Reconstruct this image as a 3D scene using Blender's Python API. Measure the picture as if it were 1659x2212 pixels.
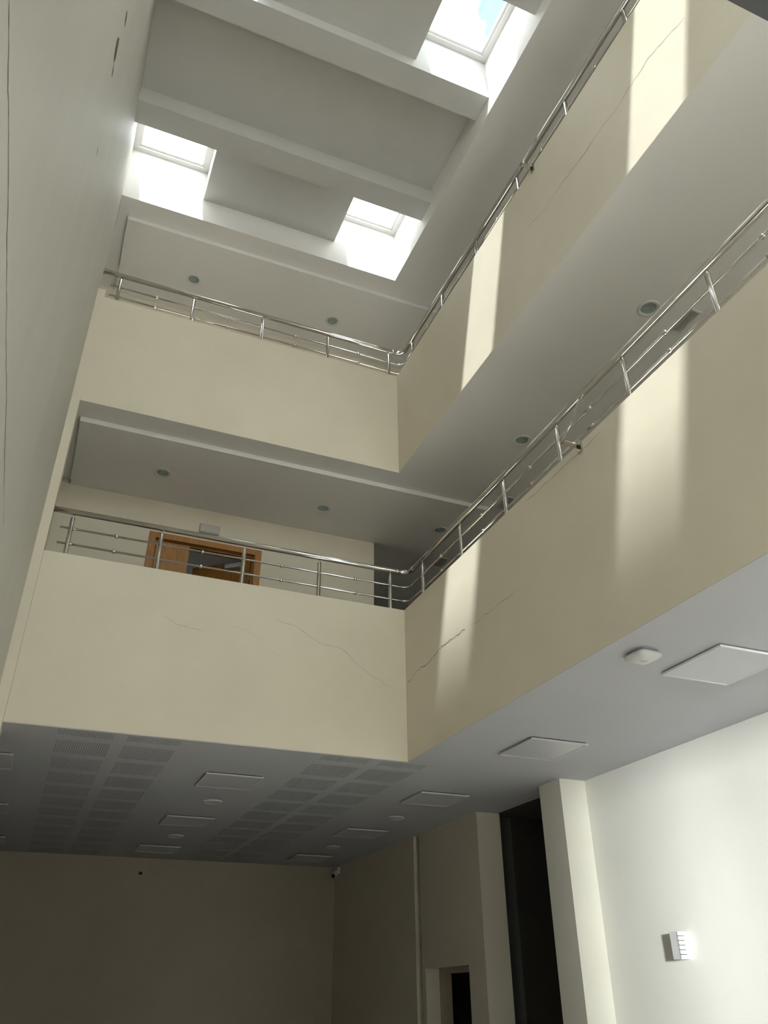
import bpy, bmesh, math, random
from mathutils import Vector, Matrix
random.seed(7)
for _o in list(bpy.data.objects):
    bpy.data.objects.remove(_o)
SC = bpy.context.scene
COL = SC.collection
PI = math.pi

# ---------------------------------------------------------------- camera
def _rot(pitch, yaw, roll):
    p, y, r = map(math.radians, (pitch, yaw, roll))
    fw = Vector((math.sin(y)*math.cos(p), math.cos(y)*math.cos(p), math.sin(p)))
    rt = Vector((math.cos(y), -math.sin(y), 0))
    up = rt.cross(fw)
    r2 = rt*math.cos(r) + up*math.sin(r)
    u2 = up*math.cos(r) - rt*math.sin(r)
    return Matrix((r2, u2, -fw)).transposed()
cam = bpy.data.cameras.new('camera')
cam.sensor_fit = 'VERTICAL'
cam.sensor_height = 36.0
cam.lens = 36.0*1742.7/2212
cam.clip_start = 0.05
camo = bpy.data.objects.new('camera', cam)
COL.objects.link(camo)
camo.matrix_world = Matrix.Translation((-3.358, -7.498, 1.602)) @ _rot(31.243, 22.83, -0.461).to_4x4()
SC.camera = camo

# ---------------------------------------------------------------- sky, sun, exposure
W = bpy.data.worlds.new('sky')
SC.world = W
W.use_nodes = True
nt = W.node_tree
nt.nodes.clear()
wo = nt.nodes.new('ShaderNodeOutputWorld')
bg = nt.nodes.new('ShaderNodeBackground')
tc = nt.nodes.new('ShaderNodeTexCoord')
nz = nt.nodes.new('ShaderNodeTexNoise')
nz.inputs['Scale'].default_value = 8.0
nz.inputs['Detail'].default_value = 5.0
cr = nt.nodes.new('ShaderNodeValToRGB')
cr.color_ramp.elements[0].position = 0.40
cr.color_ramp.elements[0].color = (0.085, 0.125, 0.145, 1)
cr.color_ramp.elements[1].position = 0.49
cr.color_ramp.elements[1].color = (0.97, 0.98, 1.0, 1)
mpw = nt.nodes.new('ShaderNodeMapping')
mpw.inputs['Location'].default_value = (0.0, 0.0, 0.7)
nt.links.new(tc.outputs['Generated'], mpw.inputs['Vector'])
nt.links.new(mpw.outputs['Vector'], nz.inputs['Vector'])
nt.links.new(nz.outputs['Fac'], cr.inputs['Fac'])
nt.links.new(cr.outputs['Color'], bg.inputs['Color'])
nt.links.new(bg.outputs[0], wo.inputs[0])
bg.inputs['Strength'].default_value = 6.5

sun = bpy.data.lights.new('sun', 'SUN')
sun.energy = 19.5
sun.angle = math.radians(1.2)
sun.color = (0.97, 0.975, 1.0)
suno = bpy.data.objects.new('sun', sun)
COL.objects.link(suno)
suno.location = (-4, -8, 30)
suno.rotation_euler = Vector((0.126, 0.32, -1.0)).to_track_quat('-Z', 'Y').to_euler()

# fill lamp added outside the entrance, standing in for sunlight off an unseen facade
ref = bpy.data.lights.new('entrance_fill', 'AREA')
ref.shape = 'RECTANGLE'; ref.size = 1.6; ref.size_y = 1.6
ref.energy = 140.0
ref.spread = math.radians(22)
ref.color = (0.98, 0.98, 1.0)
refo = bpy.data.objects.new('entrance_fill', ref)
COL.objects.link(refo)
refo.location = (-7.1, -22.4, 2.6)
refo.rotation_euler = (Vector((-1.15, -9.3, 2.2)) - refo.location).to_track_quat('-Z', 'Y').to_euler()

SC.view_settings.view_transform = 'Standard'
SC.view_settings.look = 'None'
SC.view_settings.gamma = 1.0
SC.view_settings.use_curve_mapping = False
SC.view_settings.exposure = 0.66

# ---------------------------------------------------------------- materials
def mat(name, col, rough=0.6, metal=0.0, var=0.0, scale=3.0, bump=0.0, bscale=60.0, spec=0.5, stretch=None, emit=None):
    m = bpy.data.materials.new(name)
    m.use_nodes = True
    t = m.node_tree
    b = t.nodes['Principled BSDF']
    b.inputs['Base Color'].default_value = (*col, 1)
    b.inputs['Roughness'].default_value = rough
    b.inputs['Metallic'].default_value = metal
    b.inputs['Specular IOR Level'].default_value = spec
    g = t.nodes.new('ShaderNodeNewGeometry')
    src = g.outputs['Position']
    if stretch:
        mp = t.nodes.new('ShaderNodeMapping')
        mp.inputs['Scale'].default_value = stretch
        t.links.new(src, mp.inputs['Vector'])
        src = mp.outputs['Vector']
    if var > 0:
        n = t.nodes.new('ShaderNodeTexNoise')
        n.inputs['Scale'].default_value = scale
        n.inputs['Detail'].default_value = 6
        n.inputs['Roughness'].default_value = 0.6
        r = t.nodes.new('ShaderNodeValToRGB')
        r.color_ramp.elements[0].position = 0.3
        r.color_ramp.elements[1].position = 0.7
        r.color_ramp.elements[0].color = (*[c*(1-var) for c in col], 1)
        r.color_ramp.elements[1].color = (*[min(1, c*(1+var)) for c in col], 1)
        t.links.new(src, n.inputs['Vector'])
        t.links.new(n.outputs['Fac'], r.inputs['Fac'])
        t.links.new(r.outputs['Color'], b.inputs['Base Color'])
    if bump > 0:
        n2 = t.nodes.new('ShaderNodeTexNoise')
        n2.inputs['Scale'].default_value = bscale
        n2.inputs['Detail'].default_value = 4
        bp = t.nodes.new('ShaderNodeBump')
        bp.inputs['Strength'].default_value = bump
        bp.inputs['Distance'].default_value = 0.01
        t.links.new(src, n2.inputs['Vector'])
        t.links.new(n2.outputs['Fac'], bp.inputs['Height'])
        t.links.new(bp.outputs['Normal'], b.inputs['Normal'])
    if emit:
        b.inputs['Emission Color'].default_value = (*emit[0], 1)
        b.inputs['Emission Strength'].default_value = emit[1]
    return m

M = {}
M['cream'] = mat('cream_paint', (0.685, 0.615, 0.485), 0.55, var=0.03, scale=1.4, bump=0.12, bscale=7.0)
M['cream_wall'] = mat('pale_cream_paint', (0.70, 0.67, 0.58), 0.42, var=0.03, scale=1.2, bump=0.15, bscale=6.0)
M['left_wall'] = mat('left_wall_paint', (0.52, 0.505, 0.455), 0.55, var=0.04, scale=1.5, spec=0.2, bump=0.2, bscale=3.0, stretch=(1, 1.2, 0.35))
M['tan'] = mat('tan_dimmed_paint', (0.40, 0.335, 0.245), 0.5, var=0.04, scale=1.2)  # base colour darkened to stand for the dim light deep in the hall
M['stairwall'] = mat('shade_dark_wall', (0.06, 0.058, 0.05), 0.8, var=0.05)  # stairwell shade put into the colour; the walls themselves would be cream
M['hallwall'] = mat('hall_cream_paint', (0.62, 0.56, 0.45), 0.5, var=0.03, scale=1.2)
M['rightwall'] = mat('off_white_paint', (0.78, 0.76, 0.70), 0.45, var=0.02, scale=1.2, bump=0.12, bscale=6.0)
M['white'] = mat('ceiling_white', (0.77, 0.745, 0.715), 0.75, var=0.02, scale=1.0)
M['roofwhite'] = mat('roof_white', (0.55, 0.54, 0.525), 0.7, var=0.03, scale=2.0, bump=0.1, bscale=9.0)
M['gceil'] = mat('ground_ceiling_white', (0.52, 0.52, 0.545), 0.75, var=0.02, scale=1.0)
M['floor'] = mat('polished_tile', (0.50, 0.46, 0.40), 0.25, var=0.06, scale=2.0)
M['gfloor'] = mat('gallery_floor', (0.60, 0.57, 0.52), 0.35, var=0.05, scale=2.0)
M['steel'] = mat('stainless_steel', (0.64, 0.615, 0.58), 0.10, metal=1.0, var=0.03, scale=8)
M['oak'] = mat('oak_veneer', (0.36, 0.165, 0.035), 0.42, var=0.30, scale=9.0, stretch=(9, 9, 0.5))
M['oakdark'] = mat('oak_leaf', (0.25, 0.11, 0.022), 0.42, var=0.30, scale=9.0, stretch=(9, 9, 0.5))
M['plastic'] = mat('white_plastic', (0.64, 0.63, 0.62), 0.4, var=0.01)
M['frame_w'] = mat('white_frame', (0.74, 0.72, 0.70), 0.4, var=0.02)
M['diffuser'] = mat('opal_diffuser', (0.56, 0.56, 0.58), 0.35, var=0.015, scale=4)
M['lightframe'] = mat('light_frame', (0.60, 0.60, 0.60), 0.4, var=0.02)
M['camwhite'] = mat('camera_white', (0.85, 0.85, 0.83), 0.4)
M['beige'] = mat('aged_plastic', (0.50, 0.475, 0.43), 0.5, var=0.02)
M['dark'] = mat('dark_gap', (0.02, 0.02, 0.02), 0.8)
M['slotback'] = mat('slot_backing', (0.30, 0.30, 0.305), 0.9)
M['black'] = mat('black_gloss', (0.012, 0.012, 0.013), 0.2)
M['crack'] = mat('plaster_crack', (0.12, 0.10, 0.075), 0.9)
M['brown'] = mat('bare_plaster', (0.10, 0.065, 0.04), 0.95, var=0.3, scale=30)
M['reflector'] = mat('lamp_reflector', (0.70, 0.72, 0.69), 0.4, metal=0.0, var=0.05, scale=20)
M['lamp'] = mat('lamp_tube', (0.88, 0.89, 0.86), 0.25)
M['darkbeam'] = mat('dark_grey_steel', (0.075, 0.075, 0.08), 0.6, var=0.05)
M['paving'] = mat('pale_paving', (0.42, 0.40, 0.37), 0.9, var=0.1, scale=0.8)
M['yellow'] = mat('faded_sticker', (0.62, 0.58, 0.38), 0.6)
M['stair'] = mat('stair_stone', (0.35, 0.33, 0.30), 0.6, var=0.05)

def glass():
    m = bpy.data.materials.new('window_glass')
    m.use_nodes = True
    t = m.node_tree
    t.nodes.clear()
    o = t.nodes.new('ShaderNodeOutputMaterial')
    tr = t.nodes.new('ShaderNodeBsdfTransparent')
    tr.inputs['Color'].default_value = (0.93, 0.96, 0.95, 1)
    gl = t.nodes.new('ShaderNodeBsdfGlossy')
    gl.inputs['Roughness'].default_value = 0.02
    mx = t.nodes.new('ShaderNodeMixShader')
    mx.inputs[0].default_value = 0.05
    t.links.new(tr.outputs[0], mx.inputs[1])
    t.links.new(gl.outputs[0], mx.inputs[2])
    t.links.new(mx.outputs[0], o.inputs[0])
    return m
M['glass'] = glass()

# ---------------------------------------------------------------- helpers
def bx(bm, x0, x1, y0, y1, z0, z1):
    v = [bm.verts.new(p) for p in ((x0,y0,z0),(x1,y0,z0),(x1,y1,z0),(x0,y1,z0),(x0,y0,z1),(x1,y0,z1),(x1,y1,z1),(x0,y1,z1))]
    for f in ((0,3,2,1),(4,5,6,7),(0,1,5,4),(1,2,6,5),(2,3,7,6),(3,0,4,7)):
        bm.faces.new([v[i] for i in f])
def boxes(*bs):
    bm = bmesh.new()
    for b in bs: bx(bm, *b)
    return bm
def obj(name, bm, m, parent=None, smooth=False, bevel=0.0):
    me = bpy.data.meshes.new(name)
    bm.normal_update()
    bm.to_mesh(me); bm.free()
    me.materials.append(M[m] if isinstance(m, str) else m)
    if smooth:
        for p in me.polygons: p.use_smooth = True
    o = bpy.data.objects.new(name, me)
    COL.objects.link(o)
    if parent: o.parent = parent
    if bevel:
        md = o.modifiers.new('bevel', 'BEVEL'); md.width = bevel; md.segments = 2
        md.limit_method = 'ANGLE'
    return o
def struct(name, bm, m, parent=None, label=None, **k):
    o = obj(name, bm, m, parent, **k)
    o['kind'] = 'structure'
    if label:
        o['label'] = label; o['category'] = label.split('|')[-1].strip() if '|' in label else name.split('_')[0]
        o['label'] = label.split('|')[0].strip()
    return o
def thing(name, label, cat, loc=(0,0,0), rz=0, group=None):
    o = bpy.data.objects.new(name, None)
    COL.objects.link(o)
    o.empty_display_size = 0.1
    o.location = loc; o.rotation_euler = (0, 0, rz)
    o['label'] = label; o['category'] = cat
    if group: o['group'] = group
    return o
def dup(root, loc, label, group=None, rz=None):
    r = root.copy(); COL.objects.link(r); r.location = loc
    if rz is not None: r.rotation_euler = (0, 0, rz)
    r['label'] = label
    if group: r['group'] = group
    for ch in list(root.children):
        c = ch.copy(); COL.objects.link(c); c.parent = r
        for g in ch.children:
            d = g.copy(); COL.objects.link(d); d.parent = c
    return r
def plate(x0, x1, y0, y1, z0, z1, holes):
    """flat slab with rectangular through holes"""
    hs = [(max(a,x0), min(b,x1), max(c,y0), min(d,y1)) for a,b,c,d in holes]
    hs = [h for h in hs if h[1]-h[0] > 1e-4 and h[3]-h[2] > 1e-4]
    r5 = lambda v: round(v, 5)
    xs = sorted({r5(x0), r5(x1)} | {r5(v) for h in hs for v in h[:2]})
    ys = sorted({r5(y0), r5(y1)} | {r5(v) for h in hs for v in h[2:]})
    def solid(i, j):
        if not (0 <= i < len(xs)-1 and 0 <= j < len(ys)-1): return False
        cx, cy = (xs[i]+xs[i+1])/2, (ys[j]+ys[j+1])/2
        return not any(a < cx < b and c < cy < d for a,b,c,d in hs)
    bm = bmesh.new(); vd = {}
    def V(x, y, z):
        k = (x, y, z)
        if k not in vd: vd[k] = bm.verts.new(k)
        return vd[k]
    for i in range(len(xs)-1):
        for j in range(len(ys)-1):
            if not solid(i, j): continue
            a, b, c, d = xs[i], xs[i+1], ys[j], ys[j+1]
            bm.faces.new([V(a,c,z0), V(a,d,z0), V(b,d,z0), V(b,c,z0)])
            bm.faces.new([V(a,c,z1), V(b,c,z1), V(b,d,z1), V(a,d,z1)])
            if not solid(i-1, j): bm.faces.new([V(a,c,z0), V(a,c,z1), V(a,d,z1), V(a,d,z0)])
            if not solid(i+1, j): bm.faces.new([V(b,c,z0), V(b,d,z0), V(b,d,z1), V(b,c,z1)])
            if not solid(i, j-1): bm.faces.new([V(a,c,z0), V(b,c,z0), V(b,c,z1), V(a,c,z1)])
            if not solid(i, j+1): bm.faces.new([V(a,d,z0), V(a,d,z1), V(b,d,z1), V(b,d,z0)])
    return bm
def tube(bm, pts, r, seg=12):
    pts = [Vector(p) for p in pts]
    rings = []
    ref = None
    for i, p in enumerate(pts):
        if i == 0: t = pts[1]-p
        elif i == len(pts)-1: t = p-pts[i-1]
        else: t = (pts[i+1]-p).normalized() + (p-pts[i-1]).normalized()
        t.normalize()
        if ref is None:
            ref = Vector((0,0,1)) if abs(t.z) < 0.9 else Vector((1,0,0))
        a = t.cross(ref).normalized(); b = a.cross(t).normalized()
        ref = b
        k = 1.0
        rings.append([bm.verts.new(p + a*math.cos(2*PI*s/seg)*r*k + b*math.sin(2*PI*s/seg)*r) for s in range(seg)])
    for i in range(len(rings)-1):
        for s in range(seg):
            bm.faces.new([rings[i][s], rings[i+1][s], rings[i+1][(s+1)%seg], rings[i][(s+1)%seg]])
    bm.faces.new(rings[0]); bm.faces.new(rings[-1][::-1])
def lathe(bm, prof, seg=32, close=False, c=(0,0,0)):
    rings = []
    for r, z in prof:
        if r < 1e-5: rings.append([bm.verts.new((c[0], c[1], c[2]+z))])
        else: rings.append([bm.verts.new((c[0]+r*math.cos(2*PI*s/seg), c[1]+r*math.sin(2*PI*s/seg), c[2]+z)) for s in range(seg)])
    n = len(rings)
    for i in range(n if close else n-1):
        A, B = rings[i], rings[(i+1) % n]
        for s in range(seg):
            q = [A[s % len(A)], A[(s+1) % len(A)], B[(s+1) % len(B)], B[s % len(B)]]
            q = list(dict.fromkeys(q))
            if len(q) > 2: bm.faces.new(q)
def ball(bm, c, r, seg=14, n=8):
    lathe(bm, [(r*math.sin(PI*i/n), -r*math.cos(PI*i/n)) for i in range(n+1)], seg, c=c)

# ---------------------------------------------------------------- levels (metres)
ZB1, ZT1 = 3.65, 5.311          # lower gallery parapet: underside, top
ZB2, ZT2 = 7.15, 8.690          # upper gallery parapet
ZC = 10.483                     # top ceiling
ZBM, ZPS, ZPR, ZRF = 10.72, 10.88, 10.97, 11.46
R1, R2, YB = 1.84, 2.165, 7.245
XL, YF = -3.82, -9.3            # left wall, front wall
YW = YE = YF                    # front of the side wing
YG = 1.67                       # back wall of the galleries
F1, F2 = 4.35, 7.85             # gallery floors

# ---------------------------------------------------------------- structure: ground floor
struct('floor', boxes((-7.2, 4.9, YF-0.2, YB+0.2, -0.1, 0.0)), 'floor')
struct('ground', boxes((-40, -4.1, -60, 20, -0.25, -0.12), (-4.1, 0.23, -60, YF-0.2, -0.25, -0.12), (0.23, 40, -60, YE-0.2, -0.25, -0.12), (4.9, 40, YE-0.2, 20, -0.25, -0.12)), 'paving')
hall_holes = []
ROWS = [(0.03, 0.222)] + [(0.369+0.635*k, 0.369+0.635*k+0.487) for k in range(11)]
COLS = [(-3.28, -2.80), (-2.685, -2.205), (-0.845, -0.335), (-0.23, 0.28)]
for (a, b) in COLS:
    for (c, d) in ROWS: hall_holes.append((a, b, c, d))
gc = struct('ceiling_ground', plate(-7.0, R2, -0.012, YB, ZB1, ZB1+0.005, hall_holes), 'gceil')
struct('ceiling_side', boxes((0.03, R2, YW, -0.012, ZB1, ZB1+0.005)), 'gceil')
def slot_panel_mesh(w, d):
    bm = bmesh.new()
    n = 23
    pw = w/n
    bx(bm, 0, w, 0, 0.012, 0, 0.0035); bx(bm, 0, w, d-0.012, d, 0, 0.0035)
    for i in range(n+1):
        x = min(i*pw, w); bx(bm, max(0, x-pw*0.34), min(w, x+pw*0.34), 0.012, d-0.012, 0, 0.0035)
    me = bpy.data.meshes.new('slotted_panel'); bm.normal_update(); bm.to_mesh(me); bm.free()
    me.materials.append(M['gceil'])
    return me
def back_mesh(w, d):
    bm = boxes((0, w, 0, d, 0.0036, 0.0046))
    me = bpy.data.meshes.new('slot_backing'); bm.normal_update(); bm.to_mesh(me); bm.free()
    me.materials.append(M['slotback'])
    return me
_pm = {}
for (a, b) in COLS:
    for (c, d) in ROWS:
        k = (round(b-a, 3), round(d-c, 3))
        if k not in _pm: _pm[k] = (slot_panel_mesh(*k), back_mesh(*k))
        o = bpy.data.objects.new('slotted_panel', _pm[k][0]); COL.objects.link(o); o.parent = gc; o.location = (a, c, ZB1)
        q = bpy.data.objects.new('slot_backing', _pm[k][1]); COL.objects.link(q); q.parent = o
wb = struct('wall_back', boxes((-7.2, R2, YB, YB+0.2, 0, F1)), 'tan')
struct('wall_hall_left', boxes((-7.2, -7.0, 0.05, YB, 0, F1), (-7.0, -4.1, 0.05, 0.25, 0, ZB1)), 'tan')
wr = struct('wall_right', boxes((R2, R2+0.2, YF, 0.03, 0, ZB1)), 'rightwall')
struct('wall_right_column', boxes((R1, R2+0.2, 0.03, 0.44, 0, ZB1)), 'cream_wall')
struct('wall_right_hall', boxes((R1+0.01, R2+0.02, 1.943, 2.36, 0, ZB1), (R1+0.01, R2+0.02, 2.36, 3.58, 1.97, ZB1), (R1+0.01, R2+0.02, 3.58, 3.685, 0, ZB1),
    (R1+0.12, R2+0.02, 3.685, 3.84, 0, ZB1), (R1-0.005, R2+0.02, 3.84, 4.19, 0, ZB1), (R1, R2+0.02, 4.19, YB, 0, ZB1)), 'hallwall')
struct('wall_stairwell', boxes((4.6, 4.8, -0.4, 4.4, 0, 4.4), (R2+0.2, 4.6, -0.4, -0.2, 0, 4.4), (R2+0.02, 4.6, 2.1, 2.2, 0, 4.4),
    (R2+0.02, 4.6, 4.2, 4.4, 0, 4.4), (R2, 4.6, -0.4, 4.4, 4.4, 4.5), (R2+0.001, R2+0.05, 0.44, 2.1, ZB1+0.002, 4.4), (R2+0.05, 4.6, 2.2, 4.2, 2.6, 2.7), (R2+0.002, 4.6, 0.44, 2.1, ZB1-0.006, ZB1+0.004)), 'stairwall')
# door lining in the passage opening
d2 = struct('door_2', boxes((R2-0.12, R2+0.02, 3.50, 3.58, 0, 1.97), (R2-0.12, R2+0.02, 2.36, 2.42, 0, 1.97), (R2-0.12, R2+0.02, 2.42, 3.50, 1.91, 1.97)), 'tan')
# stair flight in the dark recess
st = thing('staircase', 'dark stone stair flight in the black recess behind the cream column', 'staircase', (0, 0, 0))
sbm = boxes((0, 1.1, -0.28, 0, 0, 0.17)); sme = bpy.data.meshes.new('step'); sbm.normal_update(); sbm.to_mesh(sme); sbm.free(); sme.materials.append(M['stair'])
for i in range(7):
    o = bpy.data.objects.new('step', sme); COL.objects.link(o); o.parent = st; o.location = (3.4, 2.0-0.28*i, 0.17*i)
b = bmesh.new(); tube(b, [(3.35, 2.0, 1.0), (3.35, 0.1, 2.15)], 0.025)
for i in range(4): tube(b, [(3.44, 1.8-0.5*i, 0.17*(1+1.75*i)*1.0), (3.35, 1.8-0.5*i, 1.1+0.31*i)], 0.012, 8)
obj('stair_rail', b, 'darkbeam', st, smooth=True)

# ---------------------------------------------------------------- structure: walls round the void
wl = struct('wall_left', boxes((-4.1, XL, YF, 0.25, 0, 11.5), (-4.1, -3.92, 0.25, 3.2, F1, 11.5), (-4.1, -3.92, 3.2, 3.8, F1, 5.9), (-4.1, -3.92, 3.2, 3.8, 6.5, 11.5), (-4.1, -3.92, 3.8, YB+0.2, F1, 11.5)), 'left_wall')
struct('trim_1', boxes((XL, -3.732, -0.014, 0.25, 0, 8.79)), 'cream')
# lower gallery
pb1 = struct('wall_parapet_back_lower', boxes((-3.732, 0.23, -0.012, 0.188, ZB1+0.005, ZT1)), 'cream', bevel=0.006)
pr1 = struct('wall_parapet_right_lower', boxes((0.03, 0.23, YF, -0.012, ZB1+0.005, ZT1)), 'cream')
struct('floor_lower_gallery', boxes((-3.92, 2.6, 0.188, YB, ZB1+0.006, F1), (0.23, 2.6, YW, 0.188, ZB1+0.006, F1)), 'gfloor')
pb2 = struct('wall_parapet_back_upper', boxes((-3.732, 0.2, 0.0, 0.2, ZB2, ZT2)), 'cream')
pr2 = struct('wall_parapet_right_upper', boxes((0.0, 0.2, YF, 0.0, ZB2, ZT2)), 'cream')
HS = 0.074
DL1 = [(-2.685, 1.0), (-0.62, 1.06), (1.045, 1.0), (1.085, 2.96)]
DLR = [(1.08, -3.40), (1.06, -1.14)]
h1 = [(x-HS, x+HS, y-HS, y+HS) for x, y in DL1+DLR]
struct('ceiling_lower_gallery_back', plate(-3.92, 2.6, 0.2, YB, ZB2, F2, h1), 'white')
struct('ceiling_lower_gallery_side', plate(0.2, 2.6, YW, 0.2, ZB2, F2, h1), 'white')
struct('ceiling_soffit_edge', boxes((-3.732, 0.2, 0.001, 0.2, ZB2-0.003, ZB2), (0.001, 0.2, YF, 0.001, ZB2-0.003, ZB2)), 'white')
struct('ceiling_lower_gallery_drop', plate(-3.70, 1.43, 0.30, YG, ZB2-0.06, ZB2, h1), 'white')
struct('floor_upper_gallery', boxes((-3.92, 2.6, 0.2, YB, F2, F2+0.02), (0.2, 2.6, YW, 0.2, F2, F2+0.02)), 'gfloor')
DL2 = [(-2.69, 1.02), (-0.585, 1.05)]
h2 = [(x-HS, x+HS, y-HS, y+HS) for x, y in DL2]
struct('ceiling_upper_gallery_back', plate(-3.92, 2.6, 0.0, YB, ZC, ZRF, h2), 'white')
struct('ceiling_upper_gallery_side', boxes((0.0, 2.6, YW, 0.0, ZC, ZRF)), 'white')
struct('ceiling_upper_gallery_drop', plate(-3.70, 1.43, 0.30, YG, ZC-0.06, ZC, h2), 'white')
struct('ceiling_lamp_housing', boxes((-3.92, 2.6, 0.0, YB, ZRF, ZRF+0.05)), 'dark')
# gallery back walls (door opening in the lower one)
DX0, DX1, DZ = -2.60, -1.30, 6.57
struct('wall_back_lower_gallery', boxes((-3.92, DX0, YG, YG+0.2, F1, ZB2), (DX1, 0.345, YG, YG+0.2, F1, ZB2), (DX0, DX1, YG, YG+0.2, DZ, ZB2)), 'cream')
struct('wall_back_upper_gallery', boxes((-3.92, 2.6, YG, YG+0.2, F2+0.02, ZC-0.06), (-3.92, 2.6, YG, YG+0.2, ZC-0.06, ZC-0.0001)), 'cream')
struct('wall_corridor', boxes((0.145, 0.345, YG+0.2, YB, F1, ZB2), (-3.92, 2.6, YB, YB+0.2, F1, ZB2)), 'cream_wall')
struct('wall_room', boxes((-3.92, 0.145, 4.6, 4.8, F1, ZB2)), 'white')
struct('wall_right_gallery', boxes((2.6, 2.8, YW, YB, ZB1, ZRF)), 'cream_wall')
struct('trim_2', boxes((0.345, 0.405, YG-0.02, YG+0.2, ZB2-0.06, ZB2)), 'cream')

# ---------------------------------------------------------------- roof: beams, recessed panels, skylights
SLOTS = [(-0.92, 0.0), (-3.83, -2.82), (-6.67, -5.66)]
n = 3
for (a, b_) in [(-1.23, -0.92), (-2.82, -2.50), (-4.14, -3.83), (-5.66, -5.34), (-6.98, -6.67)]:
    struct('trim_%d' % n, boxes((XL, 0.0, a, b_, ZBM, ZRF)), 'roofwhite'); n += 1
struct('ceiling_roof_panel', boxes((XL, 0.0, -2.50, -1.23, ZPR, ZRF)), 'roofwhite')
struct('ceiling_roof_panel', boxes((XL, 0.0, -5.34, -4.14, ZPR, ZRF)), 'roofwhite')
struct('ceiling_roof_panel', boxes((XL, 0.0, YF, -6.98, ZPR, ZRF)), 'roofwhite')
for (a, b_) in SLOTS:
    struct('ceiling_slot_panel', boxes((-2.81, -0.945, a, b_, ZPS, ZRF)), 'roofwhite')
struct('ceiling_roof_closure', boxes((-4.1, XL, YF, YB, 11.5, 11.55)), 'dark')
wn = 1
for (a, b_) in SLOTS:
    for (x0, x1) in [(XL, -2.81), (-0.945, 0.0)]:
        f = 0.065
        fo = struct('window_%d' % wn, boxes((x0, x1, b_-f, b_, ZRF-0.03, ZRF+0.05), (x0, x1, a, a+f, ZRF-0.03, ZRF+0.05),
                    (x0, x0+f, a+f, b_-f, ZRF-0.03, ZRF+0.05), (x1-f, x1, a+f, b_-f, ZRF-0.03, ZRF+0.05)), 'frame_w')
        obj('sash', boxes((x0+f, x1-f, b_-f-0.03, b_-f, ZRF, ZRF+0.06), (x0+f, x1-f, a+f, a+f+0.03, ZRF, ZRF+0.06),
                    (x0+f, x0+f+0.03, a+f+0.03, b_-f-0.03, ZRF, ZRF+0.06), (x1-f-0.03, x1-f, a+f+0.03, b_-f-0.03, ZRF, ZRF+0.06)), 'frame_w', fo)
        obj('pane', boxes((x0+f+0.03, x1-f-0.03, a+f+0.03, b_-f-0.03, ZRF+0.02, ZRF+0.026)), 'glass', fo)
        wn += 1

# ---------------------------------------------------------------- facades behind and beside the viewpoint
EX0, EX1 = -1.75, -0.05         # entrance glazing, unseen, sized to pass the fill lamp onto the right wall
UX0, UX1 = -3.70, -0.90         # tall window above it, unseen, added to light the upper parapets
struct('wall_front', boxes((-4.1, EX0, YF-0.2, YF, 0, 3.4), (EX1, 2.8, YF-0.2, YF, 0, 3.4), (-4.1, 2.8, YF-0.2, YF, 3.4, 4.7),
    (-4.1, 0.4, YF-0.2, YF, 4.7, 6.7), (2.5, 2.8, YF-0.2, YF, 4.7, 6.7),
    (-4.1, UX0, YF-0.2, YF, 6.7, 10.3), (UX1, 2.8, YF-0.2, YF, 6.7, 10.3), (-4.1, 2.8, YF-0.2, YF, 10.3, 11.5)), 'cream_wall')
def glazing(a, b, c, z0, z1, n, axis):
    global wn
    def B(u0, u1, w0, w1, za, zb): return (u0, u1, w0, w1, za, zb) if axis == 'x' else (w0, w1, u0, u1, za, zb)
    us = [a+(b-a)*i/n for i in range(n+1)]
    bs = [B(u-0.03, u+0.03, c-0.05, c+0.05, z0, z1) for u in us]
    bs += [B(a, b, c-0.05, c+0.05, z0, z0+0.06), B(a, b, c-0.05, c+0.05, z1-0.06, z1)]
    fo = struct('window_%d' % wn, boxes(*bs), 'darkbeam')
    for u0, u1 in zip(us[:-1], us[1:]):
        obj('pane', boxes(B(u0+0.03, u1-0.03, c-0.003, c+0.003, z0+0.06, z1-0.06)), 'glass', fo)
    wn += 1
glazing(3.2, 3.8, -4.0, 5.9, 6.5, 1, 'y')  # unseen window added to let light into the room behind the door
glazing(EX0, EX1, YF-0.1, 0.0, 3.4, 2, 'x')
glazing(UX0, UX1, YF-0.1, 6.7, 10.3, 2, 'x')
glazing(0.4, 2.5, YF-0.1, 4.7, 6.7, 2, 'x')  # unseen gallery-end window added to brighten the lower gallery soffit
struct('trim_20', boxes((XL, 0.03, -7.30, -6.88, ZB1, ZB1+0.35)), 'darkbeam')

# ---------------------------------------------------------------- cracks and chips in the plaster
def ribbon(name, pts, w, axis, off, parent, jit=0.012, sub=5):
    pts = [Vector(p) for p in pts]
    dense = []
    for i in range(len(pts)-1):
        for k in range(sub):
            p = pts[i].lerp(pts[i+1], k/sub)
            if k: p += Vector((0 if axis == 'x' else random.uniform(-jit, jit), 0 if axis == 'y' else random.uniform(-jit, jit), random.uniform(-jit, jit)))
            dense.append(p)
    dense.append(pts[-1])
    bm = bmesh.new(); rows = []
    nrm = Vector((1,0,0)) if axis == 'x' else Vector((0,1,0))
    for i, p in enumerate(dense):
        t = (dense[min(i+1, len(dense)-1)] - dense[max(i-1, 0)]).normalized()
        s = t.cross(nrm).normalized()
        ww = w*random.uniform(0.5, 1.3)*(0.4 if i in (0, len(dense)-1) else 1)
        rows.append((bm.verts.new(p + s*ww/2 + nrm*off), bm.verts.new(p - s*ww/2 + nrm*off)))
    for i in range(len(rows)-1):
        bm.faces.new([rows[i][0], rows[i+1][0], rows[i+1][1], rows[i][1]])
    return obj(name, bm, 'crack', parent)
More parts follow.
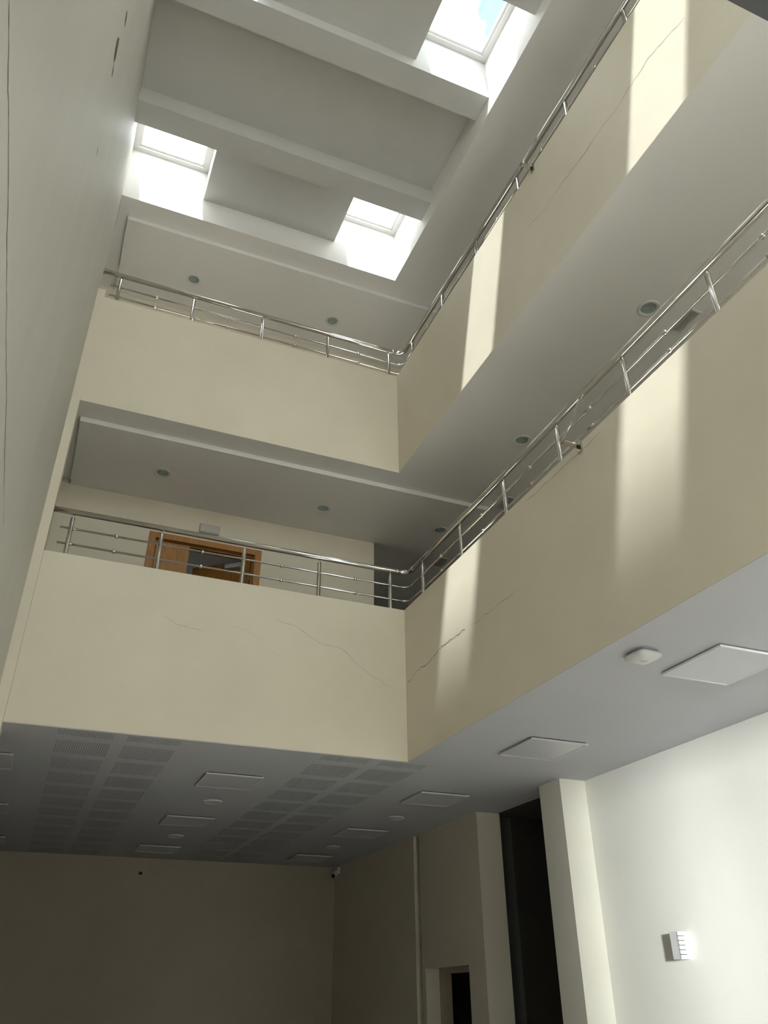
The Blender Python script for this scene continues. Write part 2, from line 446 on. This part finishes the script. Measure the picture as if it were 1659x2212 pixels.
ribbon('crack', [(0,-5.395,7.878),(0,-5.2,7.93),(0,-5.019,7.975),(0,-4.814,7.968),(0,-4.59,7.932),(0,-4.371,7.956),(0,-4.166,7.947),(0,-4.011,7.944),(0,-3.738,7.978),(0,-3.496,7.942),(0,-3.184,8.037)], 0.0042, 'x', -0.001, pr2)
ribbon('crack', [(0.03,-0.05,4.46),(0.03,-0.283,4.51),(0.03,-0.562,4.503),(0.03,-0.724,4.527),(0.03,-0.884,4.565),(0.03,-1.014,4.55),(0.03,-1.182,4.561),(0.03,-1.369,4.544)], 0.006, 'x', -0.001, pr1)
ribbon('crack', [(0.03,-1.5,4.54),(0.03,-1.85,4.53),(0.03,-2.287,4.537)], 0.003, 'x', -0.001, pr1)
ribbon('crack', [(0.03,-2.561,5.25),(0.03,-2.932,5.235),(0.03,-3.24,5.24),(0.03,-3.46,5.23),(0.03,-3.643,5.24)], 0.003, 'x', -0.001, pr1)
ribbon('crack', [(-1.447,-0.012,4.965),(-1.196,-0.012,4.917),(-0.939,-0.012,4.777),(-0.735,-0.012,4.766),(-0.371,-0.012,4.502),(-0.11,-0.012,4.385)], 0.0024, 'y', -0.001, pb1)
ribbon('crack', [(-2.553,-0.012,4.824),(-2.364,-0.012,4.748),(-2.135,-0.012,4.715)], 0.0018, 'y', -0.001, pb1)
ribbon('crack', [(-1.9,-0.012,4.83),(-1.7,-0.012,4.80),(-1.45,-0.012,4.62),(-1.3,-0.012,4.55)], 0.0012, 'y', -0.001, pb1)
ribbon('crack', [(XL,-6.113,3.831),(XL,-5.883,3.837),(XL,-5.736,3.853),(XL,-5.445,3.868),(XL,-5.154,3.868),(XL,-4.949,3.881),(XL,-4.604,3.896),(XL,-4.279,3.925),(XL,-3.912,3.921),(XL,-3.567,3.921),(XL,-2.986,3.931)], 0.006, 'x', 0.001, wl, jit=0.006)
def chip(name, c, ry, rz, axis, off, m, parent, n=11):
    bm = bmesh.new(); vs = []
    for i in range(n):
        a = 2*PI*i/n; k = random.uniform(0.65, 1.15)
        u, v = ry*k*math.cos(a), rz*k*math.sin(a)
        vs.append((c[0]+off, c[1]+u, c[2]+v) if axis == 'x' else (c[0]+u, c[1]+off, c[2]+v))
    top = [bm.verts.new(p) for p in vs]
    bm.faces.new(top)
    return obj(name, bm, m, parent)
chip('bare_plaster_patch', (XL, -4.06, 7.06), 0.075, 0.10, 'x', 0.002, 'brown', wl)
chip('bare_plaster_patch', (XL, -4.04, 7.46), 0.05, 0.05, 'x', 0.002, 'brown', wl)
chip('bare_plaster_patch', (XL, -3.93, 6.98), 0.04, 0.03, 'x', 0.002, 'brown', wl)
chip('bare_plaster_patch', (XL, -3.55, 6.62), 0.05, 0.015, 'x', 0.002, 'brown', wl)
chip('hole', (-1.512, YB, 3.42), 0.035, 0.03, 'y', -0.002, 'dark', wb)

# ---------------------------------------------------------------- stainless railings
def railing(label, zt, zrail, zm, xr, yr, posts_b, posts_r, brk, left_end, mid_end, y_end):
    t = thing('railing', label, 'railing', (0, 0, 0), group='stainless railings on the gallery parapets')
    def path(z, x0, rad, dx=0.0):
        p = [(x0, yr, z)]
        cx, cy = xr-rad, yr-rad
        for i in range(9):
            a = PI/2*(1-i/8)
            p.append((cx+rad*math.cos(a), cy+rad*math.sin(a), z))
        p.append((xr, y_end, z))
        return p
    b = bmesh.new(); tube(b, path(zrail, left_end, 0.11), 0.029, 16); hr = obj('handrail', b, 'steel', t, smooth=True)
    b = bmesh.new(); tube(b, [(left_end-0.004, yr, zrail), (left_end+0.010, yr, zrail)], 0.046, 20); obj('wall_flange', b, 'steel', hr)
    for cxy in ((xr-0.14, yr), (xr, yr-0.14)):
        b = bmesh.new()
        dv = Vector((0.012, 0, 0)) if cxy[1] == yr else Vector((0, 0.012, 0))
        c = Vector((cxy[0], cxy[1], zrail)); tube(b, [c-dv, c+dv], 0.0315, 16); obj('joint_sleeve', b, 'steel', hr, smooth=True)
    for z in zm:
        b = bmesh.new(); tube(b, path(z, mid_end, 0.09), 0.0105, 10); o = obj('middle_rail', b, 'steel', t, smooth=True)
        xs = [(p+q)/2 for p, q in zip(posts_b[:-1], posts_b[1:])]
        ys = [(p+q)/2 for p, q in zip(posts_r[:-1], posts_r[1:])]
        for x in xs:
            b = bmesh.new(); ball(b, (x, yr, z), 0.021); obj('ball_joint', b, 'steel', o, smooth=True)
        for y in ys:
            b = bmesh.new(); ball(b, (xr, y, z), 0.021); obj('ball_joint', b, 'steel', o, smooth=True)
    pl = [(x, yr) for x in posts_b] + [(xr, y) for y in posts_r]
    for (x, y) in pl:
        b = bmesh.new()
        lathe(b, [(0, 0), (0.0215, 0), (0.0215, zrail-zt-0.075), (0.017, zrail-zt-0.066), (0, zrail-zt-0.066)], 18, c=(x, y, zt))
        o = obj('post', b, 'steel', t, smooth=True)
        md = o.modifiers.new('edges', 'EDGE_SPLIT'); md.split_angle = 0.6
        b = bmesh.new(); tube(b, [(x, y, zrail-0.07), (x, y, zrail-0.024)], 0.0075, 10); obj('pin', b, 'steel', o, smooth=True)
        b = bmesh.new(); lathe(b, [(0, 0), (0.036, 0), (0.036, 0.006), (0.022, 0.012), (0, 0.012)], 18, c=(x, y, zt)); obj('base_flange', b, 'steel', o)
    (yb, xw, ze, xe, xt, ztop) = brk
    b = bmesh.new(); bx(b, xw-0.016, xw, yb-0.028, yb+0.028, ze-0.055, ze+0.045); br = obj('bracket', b, 'steel', t, bevel=0.004)
    b = bmesh.new(); bx(b, xe, xw-0.016, yb-0.024, yb+0.024, ze-0.008, ze+0.008); obj('arm', b, 'steel', br, bevel=0.002)
    d = Vector((xt-xe, 0, ztop-ze)).normalized(); nn = Vector((-d.z, 0, d.x))*0.005
    A = Vector((xe, yb, ze-0.008)); B = Vector((xt, yb, ztop)); wv = Vector((0, 0.024, 0))
    b = bmesh.new()
    v = [b.verts.new(p) for p in (A-nn-wv, A+nn-wv, A+nn+wv, A-nn+wv, B-nn-wv, B+nn-wv, B+nn+wv, B-nn+wv)]
    for f in ((0,1,2,3),(7,6,5,4),(0,4,5,1),(1,5,6,2),(2,6,7,3),(3,7,4,0)): b.faces.new([v[i] for i in f])
    bmesh.ops.recalc_face_normals(b, faces=b.faces)
    obj('strut', b, 'steel', br)
    return t
railing('polished stainless steel railing round the lower gallery, in front of the brown door', ZT1, 5.828, (5.640, 5.468), 0.135, 0.09,
        [-3.54, -2.665, -1.79, -0.945, -0.093], [-0.30, -1.21, -2.10, -3.0, -3.91, -4.83, -5.73], (-3.39, 0.03, 5.275, -0.14, 0.12, 5.80), XL+0.08, -3.64, -9.0)
railing('polished stainless steel railing round the upper gallery, just under the skylights', ZT2, 9.180, (8.985, 8.825), 0.125, 0.09,
        [-3.60, -2.714, -1.833, -0.95, -0.08], [-0.24, -1.16, -2.04, -2.96, -3.88, -4.80, -5.70], (-3.40, 0.0, 8.655, -0.14, 0.09, 9.16), XL+0.002, -3.70, -9.0)

# ---------------------------------------------------------------- recessed downlights
def downlight(label, loc):
    t = thing('downlight', label, 'downlight', loc, group='round recessed downlights')
    b = bmesh.new(); lathe(b, [(0.073, 0.0), (0.078, -0.006), (0.098, -0.008), (0.107, -0.003), (0.108, 0.0)], 40, close=True); obj('trim_ring', b, 'plastic', t, smooth=True)
    b = bmesh.new(); lathe(b, [(0.0735, -0.001), (0.070, 0.02), (0.058, 0.055), (0.040, 0.075), (0, 0.08)], 36); obj('reflector', b, 'reflector', t, smooth=True)
    b = bmesh.new(); bx(b, -HS+0.001, HS-0.001, -HS+0.001, HS-0.001, 0.081, 0.09); obj('housing', b, 'dark', t)
    b = bmesh.new()
    for s in (-1, 1):
        tube(b, [(-0.05, 0.022*s+0.010, 0.03), (-0.01, 0.022*s+0.010, 0.028), (0.022, 0.022*s+0.006, 0.027), (0.034, 0.022*s-0.002, 0.027), (0.022, 0.022*s-0.010, 0.027), (-0.01, 0.022*s-0.014, 0.028), (-0.05, 0.022*s-0.014, 0.03)], 0.0068, 10)
    obj('lamp_tube', b, 'lamp', t, smooth=True)
    b = bmesh.new(); lathe(b, [(0, 0.004), (0.072, 0.004), (0.072, 0.006), (0, 0.006)], 32); obj('cover_glass', b, M['dlglass'], t)
    return t
def dl_glass():
    m = bpy.data.materials.new('downlight_glass'); m.use_nodes = True
    t = m.node_tree; t.nodes.clear()
    o = t.nodes.new('ShaderNodeOutputMaterial'); tr = t.nodes.new('ShaderNodeBsdfTransparent'); tr.inputs['Color'].default_value = (0.93, 0.97, 0.94, 1)
    gl = t.nodes.new('ShaderNodeBsdfPrincipled'); gl.inputs['Base Color'].default_value = (0.52, 0.55, 0.51, 1); gl.inputs['Roughness'].default_value = 0.25
    mx = t.nodes.new('ShaderNodeMixShader'); mx.inputs[0].default_value = 0.25
    t.links.new(tr.outputs[0], mx.inputs[1]); t.links.new(gl.outputs[0], mx.inputs[2]); t.links.new(mx.outputs[0], o.inputs[0])
    return m
M['dlglass'] = dl_glass()
ZD = ZB2-0.06
d0 = downlight('round recessed downlight in the lower gallery ceiling nearest the left wall, above the oak door', (-2.685, 1.0, ZD))
dup(d0, (-0.62, 1.06, ZD), 'round recessed downlight in the lower gallery ceiling midway between left wall and corner')
dup(d0, (1.045, 1.0, ZD), 'round recessed downlight in shade, seen just above the handrail corner of the lower railing')
dup(d0, (1.085, 2.96, ZB2), 'round recessed downlight in the dark corridor, seen between the bars at the railing corner')
dup(d0, (1.08, -3.40, ZB2-0.0), 'large looking round downlight beside the small vent, highest on the right hand soffit')
dup(d0, (1.06, -1.14, ZB2-0.0), 'round recessed downlight on the right soffit above the lower railing strut bracket')
dup(d0, (-2.69, 1.02, ZC-0.06), 'round recessed downlight under the roof, left one above the upper railing')
dup(d0, (-0.585, 1.05, ZC-0.06), 'round recessed downlight under the roof, right one above the upper railing')

# ---------------------------------------------------------------- small slot vents
def vent(label, loc):
    t = thing('ceiling_vent', label, 'vent', loc, group='small slot vents in the lower gallery ceiling')
    b = boxes((-0.08, -0.062, -0.155, 0.155, -0.008, 0), (0.062, 0.08, -0.155, 0.155, -0.008, 0), (-0.062, 0.062, -0.155, -0.135, -0.008, 0), (-0.062, 0.062, 0.135, 0.155, -0.008, 0))
    obj('frame', b, 'plastic', t)
    b = boxes((-0.062, 0.062, -0.135, 0.135, -0.002, 0)); obj('grille_back', b, 'beige', t)
    for i in range(3):
        x = -0.035+0.035*i
        b = bmesh.new()
        v = [b.verts.new(p) for p in ((x-0.012,-0.135,-0.008),(x+0.010,-0.135,-0.002),(x+0.010,0.135,-0.002),(x-0.012,0.135,-0.008))]
        b.faces.new(v); bmesh.ops.solidify(b, geom=b.faces[:], thickness=0.002)
        obj('blade', b, 'plastic', t)
    return t
v0 = vent('small white slot vent beside the large downlight on the right soffit', (1.50, -3.40, ZB2))
dup(v0, (1.58, 0.13, ZB2), 'small white slot vent partly hidden behind the lower railing, near the corner')
dup(v0, (1.52, 1.95, ZB2), 'small slot vent in the dark corridor ceiling behind the lower railing')

# ---------------------------------------------------------------- square panel lights
def panel_light(label, loc, group):
    t = thing('panel_light', label, 'ceiling light', loc, group=group)
    h = 0.305
    obj('housing', boxes((-0.285, 0.285, -0.285, 0.285, -0.010, 0)), 'dark', t)  # near-black spacer, its colour standing for the shadow gap round the frame
    b = boxes((-h, -h+0.018, -h, h, -0.026, -0.010), (h-0.018, h, -h, h, -0.026, -0.010), (-h+0.018, h-0.018, -h, -h+0.018, -0.026, -0.010), (-h+0.018, h-0.018, h-0.018, h, -0.026, -0.010))
    obj('frame', b, 'lightframe', t)
    obj('diffuser', boxes((-h+0.018, h-0.018, -h+0.018, h-0.018, -0.023, -0.010)), 'diffuser', t)
    return t
gp = 'square panel lights on the ground floor ceiling'
p0 = panel_light('square white panel light nearest the viewer, cut by the right edge beside the domed box', (1.005, -3.36, ZB1), gp)
clip = obj('spring_clip', boxes((0.14, 0.19, -0.33, -0.305, -0.012, -0.002)), 'brown', p0)
def pdup(loc, label):
    r = p0.copy(); COL.objects.link(r); r.location = loc; r['label'] = label
    for ch in p0.children:
        if ch.name.startswith('spring'): continue
        c = ch.copy(); COL.objects.link(c); c.parent = r
pdup((1.005, -0.965, ZB1), 'square white panel light over the cream column, below the right parapet')
pdup((1.0, 1.39, ZB1), 'square panel light on the dim ceiling nearest the dark stair recess')
pdup((1.0, 3.80, ZB1), 'square panel light, middle of the three in the right dim row')
pdup((1.02, 6.23, ZB1), 'square panel light, farthest of the right dim row, above the security camera')
pdup((-1.46, 1.37, ZB1), 'square panel light between the slotted ceiling strips, nearest the parapet')
pdup((-1.455, 3.75, ZB1), 'square panel light between the slotted ceiling strips, middle of its row')
pdup((-1.455, 6.14, ZB1), 'square panel light between the slotted ceiling strips, nearest the back wall')
pdup((-3.925, 1.31, ZB1), 'square panel light cut by the left edge, uppermost of three')
pdup((-3.93, 3.73, ZB1), 'square panel light cut by the left edge, middle of three')
pdup((-3.93, 6.10, ZB1), 'square panel light cut by the left edge, lowest of three')

# ---------------------------------------------------------------- round ceiling discs
def disc(label, loc):
    t = thing('ceiling_speaker', label, 'speaker', loc, group='round discs on the ground floor ceiling')
    b = bmesh.new(); lathe(b, [(0.088, -0.004), (0.092, -0.018), (0.104, -0.018), (0.111, -0.010), (0.112, 0.0), (0.088, 0.0)], 36, close=True); obj('rim', b, 'plastic', t, smooth=True)
    b = bmesh.new(); lathe(b, [(0, -0.017), (0.05, -0.016), (0.089, -0.012), (0.089, -0.001), (0, -0.001)], 36); obj('grille', b, 'diffuser', t, smooth=True)
    return t
c0 = disc('round white ceiling disc between the first and second panel light of the middle row', (-1.387, 2.49, ZB1))
dup(c0, (-1.385, 4.96, ZB1), 'round white ceiling disc between the second and third panel light of the middle row')
dup(c0, (1.05, 2.64, ZB1), 'round ceiling disc in the right dim row, nearer one above the wall pilaster')
dup(c0, (1.047, 5.10, ZB1), 'round ceiling disc in the right dim row, the far one near the security camera')

# ---------------------------------------------------------------- domed access point
t = thing('access_point', 'domed white square network access point under the right parapet', 'access point', (0.325, -3.325, ZB1), rz=0.08)
def sq_ring(bm, h, z, n=40, e=5.0):
    vs = []
    for i in range(n):
        a = 2*PI*i/n; c, s = math.cos(a), math.sin(a)
        k = (abs(c)**e + abs(s)**e)**(-1/e)
        vs.append(bm.verts.new((h*k*c, h*k*s, z)))
    return vs
def sq_loft(prof):
    bm = bmesh.new(); rings = [sq_ring(bm, h, z) for h, z in prof]
    for A, B in zip(rings[:-1], rings[1:]):
        for i in range(len(A)): bm.faces.new([A[i], A[(i+1) % len(A)], B[(i+1) % len(A)], B[i]])
    bm.faces.new(rings[0]); bm.faces.new(rings[-1])
    bmesh.ops.recalc_face_normals(bm, faces=bm.faces)
    return bm
obj('base', sq_loft([(0.085, 0.0), (0.085, -0.022)]), 'slotback', t, smooth=False)
obj('cover', sq_loft([(0.095, -0.018), (0.102, -0.022), (0.104, -0.032), (0.098, -0.043), (0.080, -0.054), (0.055, -0.061), (0.025, -0.064), (0.008, -0.0645)]), 'plastic', t, smooth=True)
obj('mark', boxes((-0.028, 0.020, -0.006, 0.004, -0.0662, -0.0638), (-0.010, 0.012, -0.020, 0.014, -0.0660, -0.0636)), 'yellow', t)

# ---------------------------------------------------------------- louvred box on the right wall
t = thing('wall_louvre_box', 'small white louvred box fixed on the bright right wall', 'wall box', (0, 0, 0))
obj('body', boxes((2.067, R2, -1.143, -0.957-0.085, 1.896, 2.11)), 'plastic', t, bevel=0.003)
for i in range(6):
    z0 = 1.896+0.0357*i
    obj('louvre', boxes((2.063, R2-0.012, -1.156, -1.143, z0+0.003, z0+0.0327)), 'plastic', t)
    if i < 5: obj('slit', boxes((2.0655, R2-0.03, -1.146, -1.1425, z0+0.0327, z0+0.0387)), 'dark', t)

# ---------------------------------------------------------------- security camera in the back corner
t = thing('security_camera', 'small white bullet security camera with black face in the dim back corner', 'camera', (0, 0, 0))
obj('mount', boxes((1.80, R1, 6.97, 7.05, 3.52, 3.62)), 'plastic', t)
b = bmesh.new(); tube(b, [(1.80, 7.01, 3.57), (1.77, 6.99, 3.55), (1.765, 6.975, 3.535)], 0.012, 10); obj('arm', b, 'plastic', t, smooth=True)
b = bmesh.new(); tube(b, [(1.785, 7.00, 3.545), (1.68, 6.86, 3.465)], 0.040, 18); bd = obj('body', b, 'camwhite', t, smooth=False)
b = bmesh.new(); tube(b, [(1.6803, 6.8604, 3.4652), (1.675, 6.853, 3.461)], 0.035, 18); obj('lens', b, 'black', t)
b = bmesh.new(); tube(b, [(1.81, 7.03, 3.60), (1.80, 7.06, 3.63), (1.77, 7.08, 3.648)], 0.005, 8); obj('cable', b, 'plastic', t, smooth=True)

# ---------------------------------------------------------------- oak double door of the lower gallery and box above it
dr = bpy.data.objects.new('door_1', None); COL.objects.link(dr); dr['kind'] = 'structure'
yy = YG
obj('frame', boxes((-2.67, -2.585, yy-0.018, yy+0.20, F1, 6.637), (-1.325, -1.24, yy-0.018, yy+0.20, F1, 6.637), (-2.585, -1.325, yy-0.018, yy+0.20, 6.562, 6.637)), 'oak', dr)
obj('stop', boxes((-2.585, -2.565, yy+0.05, yy+0.10, F1, 6.562), (-1.345, -1.325, yy+0.05, yy+0.10, F1, 6.562), (-2.565, -1.345, yy+0.05, yy+0.10, 6.542, 6.562)), 'oakdark', dr)
obj('leaf', boxes((-2.563, -2.20, yy+0.03, yy+0.075, F1, 6.54)), 'oak', dr)
obj('edge_strip', boxes((-2.20, -2.155, yy+0.03, yy+0.085, F1, 6.54)), 'oak', dr)
b = boxes((-0.83, 0, 0, 0.045, 0, 6.54-F1)); lf = obj('leaf', b, 'oakdark', dr); lf.location = (-1.35, yy+0.10, F1); lf.rotation_euler = (0, 0, math.radians(-38))
obj('door_closer', boxes((-0.34, -0.12, -0.05, 0, 2.09, 2.15)), 'slotback', lf)
for z in (0.2, 1.1, 1.9):
    obj('hinge', boxes((-0.012, 0.012, -0.012, 0.006, z, z+0.1)), 'steel', lf)
t = thing('emergency_light', 'small pale box fixed on the wall above the oak door', 'emergency light', (0, 0, 0))
obj('body', boxes((-2.07, -1.815, YG-0.045, YG, 6.745, 6.87)), 'beige', t, bevel=0.012)
obj('lens', boxes((-2.05, -1.835, YG-0.052, YG-0.045, 6.757, 6.800)), 'beige', t)
